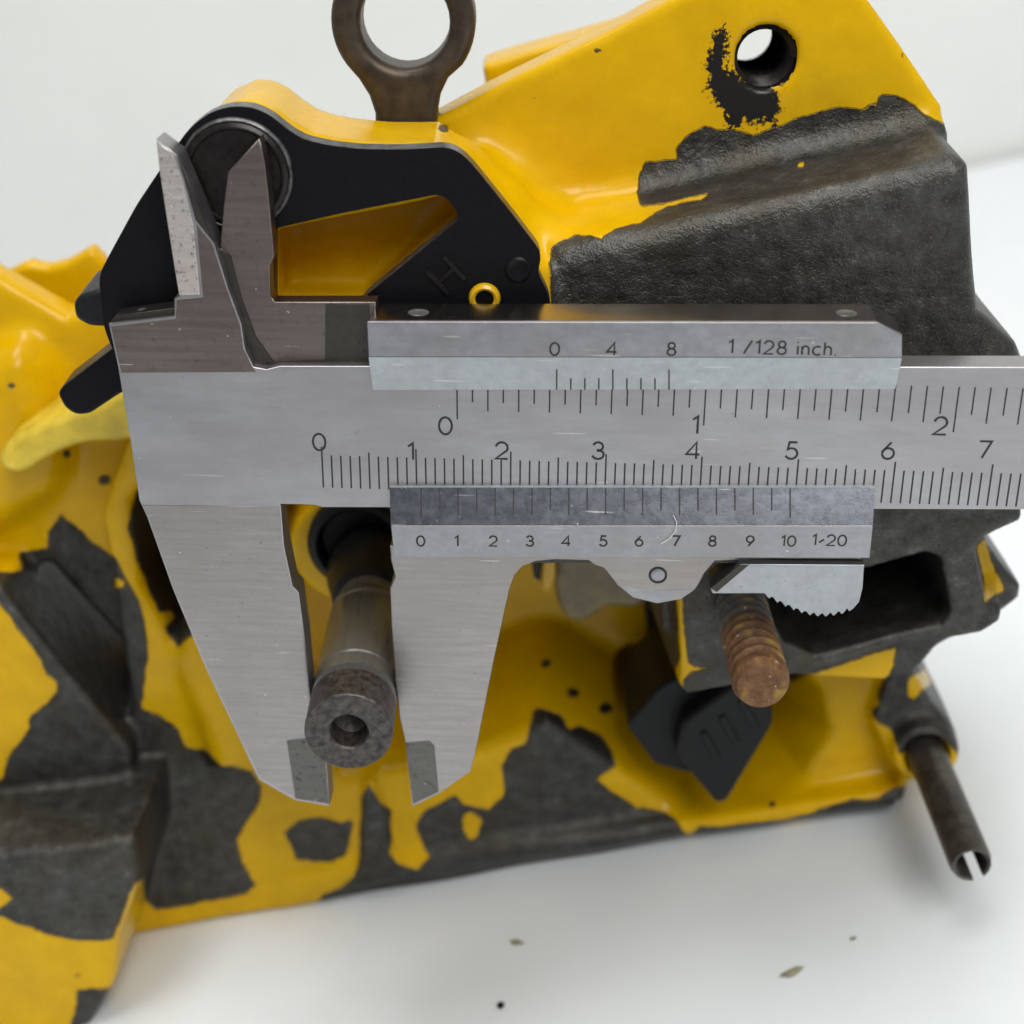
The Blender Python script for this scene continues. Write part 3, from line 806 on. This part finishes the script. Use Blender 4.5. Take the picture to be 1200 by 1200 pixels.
# upper jaw: ground chisel painted lit, relieved flank painted shaded
facet('chisel_face', [(183, 165), (203, 181), (214, 212), (226, 262), (234, 345), (210, 346), (204, 310), (194, 246), (187, 200)], 0.10, M['edge_bright'], beam, 0.25, 0.05)
facet('jaw_flank', [(207, 183), (217, 205), (250, 284), (229, 258), (216, 212)], 0.07, M['pitted'], beam, 0.2, 0.03)
facet('jaw_step', [(128, 379), (204, 371), (204, 361), (135, 370)], -0.6, M['pitted'], beam, 2.4, 0.05)
facet('jaw_tip', [(336, 868), (367, 864), (380, 871), (385, 942), (346, 936)], 0.10, M['insert'], beam, 0.12, 0.03)

# sliding half
SLB = -5.2; SLF = 2.1
SLIDE_TOP = [(324, 430), (320, 378), (430, 376)]
SJ = [(304, 162), (310, 190), (315, 232), (320, 287), (321, 301), (316, 312), (317, 346), (322, 354), (440, 354), (440, 432), (300, 432), (288, 400), (258, 287), (262, 242), (267, 202)]
slider = prism('slider', CALI, round_poly(cuv([(431, 376.6), (1028.5, 377.6), (1057.5, 392.6), (1057.5, 417), (432, 416)], SLF), 0.12, 2), -3.4, SLF-0.35, M['rail'], bevel=0.0)
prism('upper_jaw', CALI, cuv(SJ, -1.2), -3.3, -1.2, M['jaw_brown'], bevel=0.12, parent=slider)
facet('jaw_flank', [(256, 289), (289, 402), (300, 432), (326, 432), (300, 396), (283, 350), (270, 300)], -1.05, M['pitted'], slider, 0.2, 0.05)
facet('slider_face', [(381, 357), (433, 357), (433, 429), (326, 430), (300, 431), (326, 424), (381, 422)], -1.1, M['pitted'], slider, 0.2, 0.02)
# moving lower jaw with the thumb-wheel saddle
MJ = [(457, 640), (458, 656), (463, 676), (457, 690), (459, 740), (463, 800), (468, 840), (475, 870), (483, 946), (517, 929), (552, 904), (560, 868), (579, 772), (597, 690),
      (603, 674), (612, 664), (628, 658), (650, 656), (690, 657), (696, 662), (708, 666), (722, 684), (742, 700), (770, 707), (798, 702), (816, 690), (826, 672), (838, 658), (900, 656), (1010, 656), (1010, 640)]
ljaw = prism('lower_jaw', CALI, cuv(MJ, 0.0), -TH, 0.0, M['jaw'], bevel=0.16, parent=slider)
facet('jaw_tip', [(475, 871), (503, 868), (509, 874), (514, 928), (484, 942)], 0.06, M['insert'], ljaw, 0.1, 0.03)
facet('saddle_edge', [(722, 684), (742, 700), (770, 707), (798, 702), (814, 691), (790, 692), (768, 693), (745, 690)], 0.06, M['plate'], ljaw, 0.1, 0.02)
rv = ca(771, 674)
lathe('rivet_ring', CALI, rv[0], rv[1], [(-0.5, 0.98), (0.05, 0.98), (0.12, 0.93), (0.12, 0.80), (0.04, 0.74), (-0.4, 0.72)], M['ink'], 28, parent=ljaw, closed=False)
lathe('rivet', CALI, rv[0], rv[1], [(-0.5, 0.73), (0.02, 0.73), (0.08, 0.55), (0.05, 0.2)], M['plate'], 24, parent=ljaw)

# scale plates: flat band + bevel leading down to the beam
def plate3(name, quad_flat, quad_bev, cf, ce, m_flat, m_bev, back):
    """quad_*: px corners (tl, tr, br, bl) of the flat and of the bevel; the flat sits at cf, the bevel edge at ce."""
    F4 = [ca(x, y, cf) for x, y in quad_flat]
    fl = prism(name, CALI, [tuple(p[:2]) for p in F4], back, cf, m_flat, bevel=0.07, parent=slider)
    return fl
def wedge(name, top_pts, bot_pts, ct, cb, back, material, parent):
    """Bevelled strip: front edge row at ct, other row at cb, closed behind at `back`."""
    A = [ca(x, y, ct) for x, y in top_pts]; B = [ca(x, y, cb) for x, y in bot_pts]
    V = [tuple(A[0]), tuple(A[1]), tuple(B[1]), tuple(B[0])]
    V += [(p[0], p[1], back) for p in V]
    Fc = [(0, 1, 2, 3), (7, 6, 5, 4), (0, 4, 5, 1), (1, 5, 6, 2), (2, 6, 7, 3), (3, 7, 4, 0)]
    o = raw(name, CALI, V, Fc, material, parent, smooth=False)
    return o
inch_plate = prism('inch_scale_plate', CALI, round_poly(cuv([(430, 377), (1028, 378), (1057, 393), (1057, 419), (432, 418)], SLF), 0.12, 2), SLF-0.4, SLF, M['plate'], bevel=0.08, parent=slider)
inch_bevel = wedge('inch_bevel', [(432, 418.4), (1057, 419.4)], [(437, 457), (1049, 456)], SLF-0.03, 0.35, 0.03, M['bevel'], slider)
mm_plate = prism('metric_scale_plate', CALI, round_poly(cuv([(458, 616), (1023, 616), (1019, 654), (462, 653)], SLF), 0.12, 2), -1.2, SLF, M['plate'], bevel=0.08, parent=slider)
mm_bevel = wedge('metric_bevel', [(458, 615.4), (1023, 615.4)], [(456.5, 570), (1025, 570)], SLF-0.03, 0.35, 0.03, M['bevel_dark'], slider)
prism('bevel_edge', CALI, cuv([(456.5, 569.2), (1025, 569.2), (1025, 571.2), (456.5, 571.2)], 0.4), 0.03, 0.42, M['bevel'], parent=slider)
prism('slider_rail', CALI, cuv([(459, 600), (1020, 600), (1016, 660), (463, 660)], 0.0), -4.5, -0.05, M['pitted'], parent=slider)
# grub screws sunk in the slider's upper edge
ty = ca(700, 379)[1]
for px_ in (487, 996):
    p = ca(px_, 378, SLF)
    V = []; Fc = []; n = 24
    for r, dy in ((1.05, 0.02), (1.0, 0.06), (0.85, 0.05), (0.8, 0.02), (0.0001, 0.03)):
        for k in range(n):
            a = 2*math.pi*k/n; V.append((p[0]+r*math.cos(a), line_at(ca(430, 376.6, SLF), ca(1028, 377.6, SLF), p[0])+dy, -0.6+r*math.sin(a)))
    for i in range(4):
        for k in range(n): Fc.append((i*n+k, i*n+(k+1) % n, (i+1)*n+(k+1) % n, (i+1)*n+k))
    raw('grub_screw', CALI, V, Fc, M['shaft'], slider)

# thumb lock with serrated lower edge
TL = [(832, 690), (868, 661), (1013, 662), (1011, 690), (1007, 706), (1000, 714)]
ser = [(1000-9.6*i, y) for i, y in enumerate([714, 718, 720, 721.5, 721.5, 720.5, 718, 714.5, 710.5, 706, 701, 697])]
for i in range(len(ser)-1):
    (x0, y0), (x1, y1) = ser[i], ser[i+1]
    TL += [(x0-2.4, y0+1.6), (x0-4.8, (y0+y1)/2+1.2), (x0-7.2, (y0+y1)/2-2.2), (x1, y1-1.0)]
TL += [(872, 696), (835, 696)]
lock = prism('thumb_lock', CALI, cuv(TL, 1.0), -3.0, 1.0, M['thumb'], bevel=0.18, parent=slider)
facet('lock_chamfer', [(833, 689.5), (867, 662), (878, 662), (840, 694)], 1.04, M['pitted'], lock, 0.1, 0.02)

# graduations: engraved and inked lines
class Marks:
    def __init__(self): self.V = []; self.F = []
    def line(self, p, q, wd, h=0.03):
        p, q = np.array(p), np.array(q); d = (q-p)/np.linalg.norm(q-p); s = np.array([-d[1], d[0], 0.0]); s = s/np.linalg.norm(s)*wd/2
        b = len(self.V)
        for z in (-0.02, h):
            for x in (p-s, p+s, q+s, q-s): self.V.append((x[0], x[1], x[2]+z))
        self.F += [(b+4, b+5, b+6, b+7), (b, b+3, b+2, b+1), (b, b+1, b+5, b+4), (b+1, b+2, b+6, b+5), (b+2, b+3, b+7, b+6), (b+3, b, b+4, b+7)]
    def build(self, name, parent): return raw(name, CALI, self.V, self.F, M['ink'], parent, smooth=False)

def jit(a=0.35): return random.uniform(-a, a)
X0 = ca(377.6, 541)[0]; X7 = ca(1164, 541)[0]; MM = (X7-X0)/70.0
YB = ca(700, 580)[1]; Y1 = ca(700, 542)[1]; Y5 = ca(700, 537.5)[1]; Y10 = ca(700, 532)[1]
mk = Marks()
for i in range(0, 151):
    x = X0+i*MM
    yt = Y10 if i % 10 == 0 else Y5 if i % 5 == 0 else Y1
    mk.line((x, YB, 0.0), (x, yt, 0.0), 0.165)
mk.build('metric_graduations', beam)
XI0 = ca(535.7, 470)[0]; IN = (ca(826.3, 470)[0]-XI0)/16.0
YT = ca(700, 443)[1]
mk = Marks()
for i in range(0, 97):
    x = XI0+i*IN
    yb = ca(700, 495.5 if i % 16 == 0 else 485 if i % 2 == 0 else 475)[1]
    mk.line((x, YT, 0.0), (x, yb, 0.0), 0.15)
mk.build('inch_graduations', beam)
def on_bevel(px, py, rows, ct, cb):
    """Point of a bevel: rows = (py at ct, py at cb)."""
    t = (py-rows[0])/(rows[1]-rows[0])
    return ca(px, py, ct+(cb-ct)*t)
mk = Marks()
for i in range(21):
    x = 493.7+(926-493.7)*i/20
    ye = 607 if i in (0, 20) else 603.5 if i % 2 == 0 else 598
    lean = (x-700)/340*-0.10*1.0
    a = on_bevel(x, 572, (615.4, 570), SLF-0.03, 0.35); b = on_bevel(x+lean*-0.0, ye, (615.4, 570), SLF-0.03, 0.35)
    mk.line(a, b, 0.15)
mk.build('metric_vernier_marks', mm_bevel)
mk = Marks()
for i in range(9):
    x = 652.4+(784-652.4)*i/8
    a = on_bevel(x, 433 if i % 4 == 0 else 443.5, (418.4, 457), SLF-0.03, 0.35); b = on_bevel(x, 456.5, (418.4, 457), SLF-0.03, 0.35)
    mk.line(a, b, 0.14)
mk.build('inch_vernier_marks', inch_bevel)
# numerals: single-stroke engraved lettering
def arc(cx, cy, rx, ry, a0, a1, n=14):
    return [(cx+rx*math.cos(math.radians(a0+(a1-a0)*i/n)), cy+ry*math.sin(math.radians(a0+(a1-a0)*i/n))) for i in range(n+1)]
GLYPH = {
 '0': (0.70, [arc(.35, .5, .35, .5, 90, 450, 24)]),
 '1': (0.30, [[(.0, .80), (.27, 1), (.27, 0)]]),
 '2': (0.68, [arc(.34, .68, .33, .32, 170, -35)+[(.0, 0), (.68, 0)]]),
 '3': (0.64, [arc(.31, .745, .27, .255, 165, -90)+arc(.31, .26, .32, .27, 90, -165)]),
 '4': (0.74, [[(.56, 0), (.56, 1), (.0, .27), (.74, .27)]]),
 '5': (0.66, [[(.60, 1), (.17, 1), (.09, .56)]+arc(.31, .32, .33, .32, 125, -155)]),
 '6': (0.66, [arc(.33, .32, .32, .32, 150, 510, 22)+[(.05, .48), (.46, 1)]]),
 '7': (0.66, [[(.0, 1), (.66, 1), (.22, 0)]]),
 '8': (0.64, [arc(.32, .76, .25, .24, -90, 270, 20), arc(.32, .26, .31, .265, 90, 450, 20)]),
 '9': (0.66, [arc(.33, .68, .32, .32, -30, 330, 22)+[(.61, .52), (.20, 0)]]),
 '/': (0.55, [[(.0, 0), (.55, 1)]]), '~': (0.42, [[(.0, .25), (.42, .55)]]),
 '.': (0.06, [[(.0, .0), (.06, .06)]]), ' ': (0.22, []),
 'i': (0.04, [[(.02, 0), (.02, .66)], [(.02, .9), (.02, .98)]]),
 'n': (0.48, [[(.0, 0), (.0, .66)], [(.0, .40)]+arc(.24, .40, .24, .26, 180, 0)+[(.48, 0)]]),
 'c': (0.55, [arc(.33, .33, .33, .33, 50, 310)]),
 'h': (0.48, [[(.0, 0), (.0, 1)], [(.0, .40)]+arc(.24, .40, .24, .26, 180, 0)+[(.48, 0)]]),
}
def engrave(name, body, cx, cy, c, h, wd, parent, slant=0.0, gap=0.26):
    x = 0; V = []; Fc = []; strokes = []
    for ch in body:
        w_, st = GLYPH[ch]
        strokes.append([[(x+p[0], p[1]) for p in q] for q in st])
        x += w_+gap
    x -= gap
    for st in strokes:
        V = []; Fc = []
        for q in st: stroke(V, Fc, q, cx, cy, c, h, wd, x, slant)
        if V:
            o = raw(name, CALI, V, Fc, M['ink'], parent, smooth=False)
            if len(st) > 1: o['kind'] = 'stuff'
def stroke(V, Fc, q, cx, cy, c, h, wd, x, slant):
    for q in [q]:
        P = [np.array([cx+((p[0]-x/2)+(p[1]-.5)*slant)*h, cy+(p[1]-.5)*h]) for p in q]
        closed = np.linalg.norm(P[0]-P[-1]) < 1e-6 and len(P) > 3
        b = len(V)
        for k, p in enumerate(P):
            a = P[k-1] if k else (P[-2] if closed else P[0]); e = P[k+1] if k < len(P)-1 else (P[1] if closed else P[-1])
            d1 = p-a; d2 = e-p
            l1, l2 = np.linalg.norm(d1), np.linalg.norm(d2)
            d1 = d1/l1 if l1 > 1e-9 else d2/l2; d2 = d2/l2 if l2 > 1e-9 else d1
            t = d1+d2; t = t/np.linalg.norm(t); nn = np.array([-t[1], t[0]])
            m = min(2.0, 1/max(0.35, abs(nn@np.array([-d1[1], d1[0]]))))
            ww = wd*(1+random.uniform(-.10, .10))/2*m
            for sgn in (-1, 1):
                v = p+nn*ww*sgn; V.append((v[0], v[1], c+0.012))
        for k in range(len(P)-1): Fc.append((b+2*k, b+2*k+1, b+2*k+3, b+2*k+2))
def numeral(s, px, py, c, hpx, parent, wd=0.17, name='numeral', slant=0.0, gap=0.26):
    p = ca(px, py, c); engrave(name, s, p[0], p[1], c, hpx/11.0, wd, parent, slant, gap)
for s, x, y in (('0', 374, 518), ('1', 481.5, 529), ('2', 588, 528), ('3', 701, 528), ('4', 812, 528), ('5', 928, 528), ('6', 1041, 528), ('7', 1154, 527)):
    numeral(s, x, y, 0.0, 20, beam, 0.245)
for s, x, y in (('0', 522, 499), ('1', 815, 498), ('2', 1102, 499)): numeral(s, x, y, 0.0, 20.5, beam, 0.245)
for s, x in (('0', 650), ('4', 717), ('8', 787)): numeral(s, x, 409, SLF, 14, inch_plate, 0.20)
numeral('1 /128 inch.', 917, 407.5, SLF, 14.5, inch_plate, 0.195, 'engraved_character', 0.0, 0.30)
for i, x in enumerate((493, 535, 578, 621, 663.5, 707, 749, 792, 835, 879)): numeral(str(i), x, 634, SLF, 12.5, mm_plate, 0.20)
numeral('10', 924, 634, SLF, 12.5, mm_plate, 0.19, 'engraved_character')
numeral('1~20', 972, 633, SLF, 13.0, mm_plate, 0.19, 'engraved_character')
tag(CALI.o, 'steel vernier caliper clamped on the shaft in front of the yellow casting', 'caliper')

# ------------------------------------------------------------------ crumbs on the table
def crumb(name, px, py, sx, sy, rz, label, material):
    bm = bmesh.new(); bmesh.ops.create_icosphere(bm, subdivisions=2, radius=1)
    for v in bm.verts:
        k = 1+random.uniform(-0.3, 0.3)
        v.co = Vector((v.co.x*sx*k, v.co.y*sy*k, v.co.z*min(sx, sy)*0.6*k))
    z = min(v.co.z for v in bm.verts)
    for v in bm.verts: v.co.z -= z
    me = bpy.data.meshes.new(name); bm.to_mesh(me); bm.free()
    o = link(name, me, material); p = on_table(px, py)
    o.location = (p.x, p.y, 0.0); o.rotation_euler = (0, 0, rz)
    return tag(o, label, 'crumb')
crumb('dark_crumb', 587, 1180, 0.00055, 0.0005, 0.3, 'tiny dark crumb lying alone on the white table', M['blackpin'])
crumb('paint_flake', 606, 1106, 0.0010, 0.00045, -0.4, 'small pale brown flake on the table below the casting', M['dirt_and_shade'])
crumb('long_crumb', 930, 1141, 0.0017, 0.00055, 0.35, 'long olive crumb on the table below the slotted pin', M['dirt_and_shade'])
crumb('grey_speck', 1000, 1101, 0.00045, 0.0003, 0.2, 'minute grey speck beside the long olive crumb', M['dirt_and_shade'])

pts = [ca(789, 604, 2.0), ca(793, 612, 2.3), ca(792, 622, 2.35), ca(785, 631, 2.3), ca(775, 637, 2.22)]
V = []; Fc = []; n = 6
for i, p in enumerate(pts):
    q = pts[min(i+1, len(pts)-1)]-pts[max(i-1, 0)]; q = q/np.linalg.norm(q); a_ = np.array([0, 0, 1.0]); b_ = np.cross(q, a_); b_ /= np.linalg.norm(b_)
    for k in range(n):
        t = 2*math.pi*k/n; V.append(tuple(p+0.035*(b_*math.cos(t)+a_*math.sin(t))))
for i in range(len(pts)-1):
    for k in range(n): Fc.append((i*n+k, i*n+(k+1) % n, (i+1)*n+(k+1) % n, (i+1)*n+k))
LINT = Frame('lint_fibre', (0, 0, 0), ROT @ CR); LINT.off = np.zeros(3)
bpy.data.objects.remove(LINT.o)
me = bpy.data.meshes.new('lint_fibre'); me.from_pydata([tuple(np.array(v)*0.001) for v in V], [], Fc); me.update()
fib = link('lint_fibre', me, simple('white_lint', (0.7, 0.7, 0.68), 0.7, 0, 3000, 0.1, 0)); fib.matrix_world = CALI.o.matrix_world.copy()
tag(fib, 'thin curled white lint fibre stuck across the metric scale of the caliper', 'fibre')
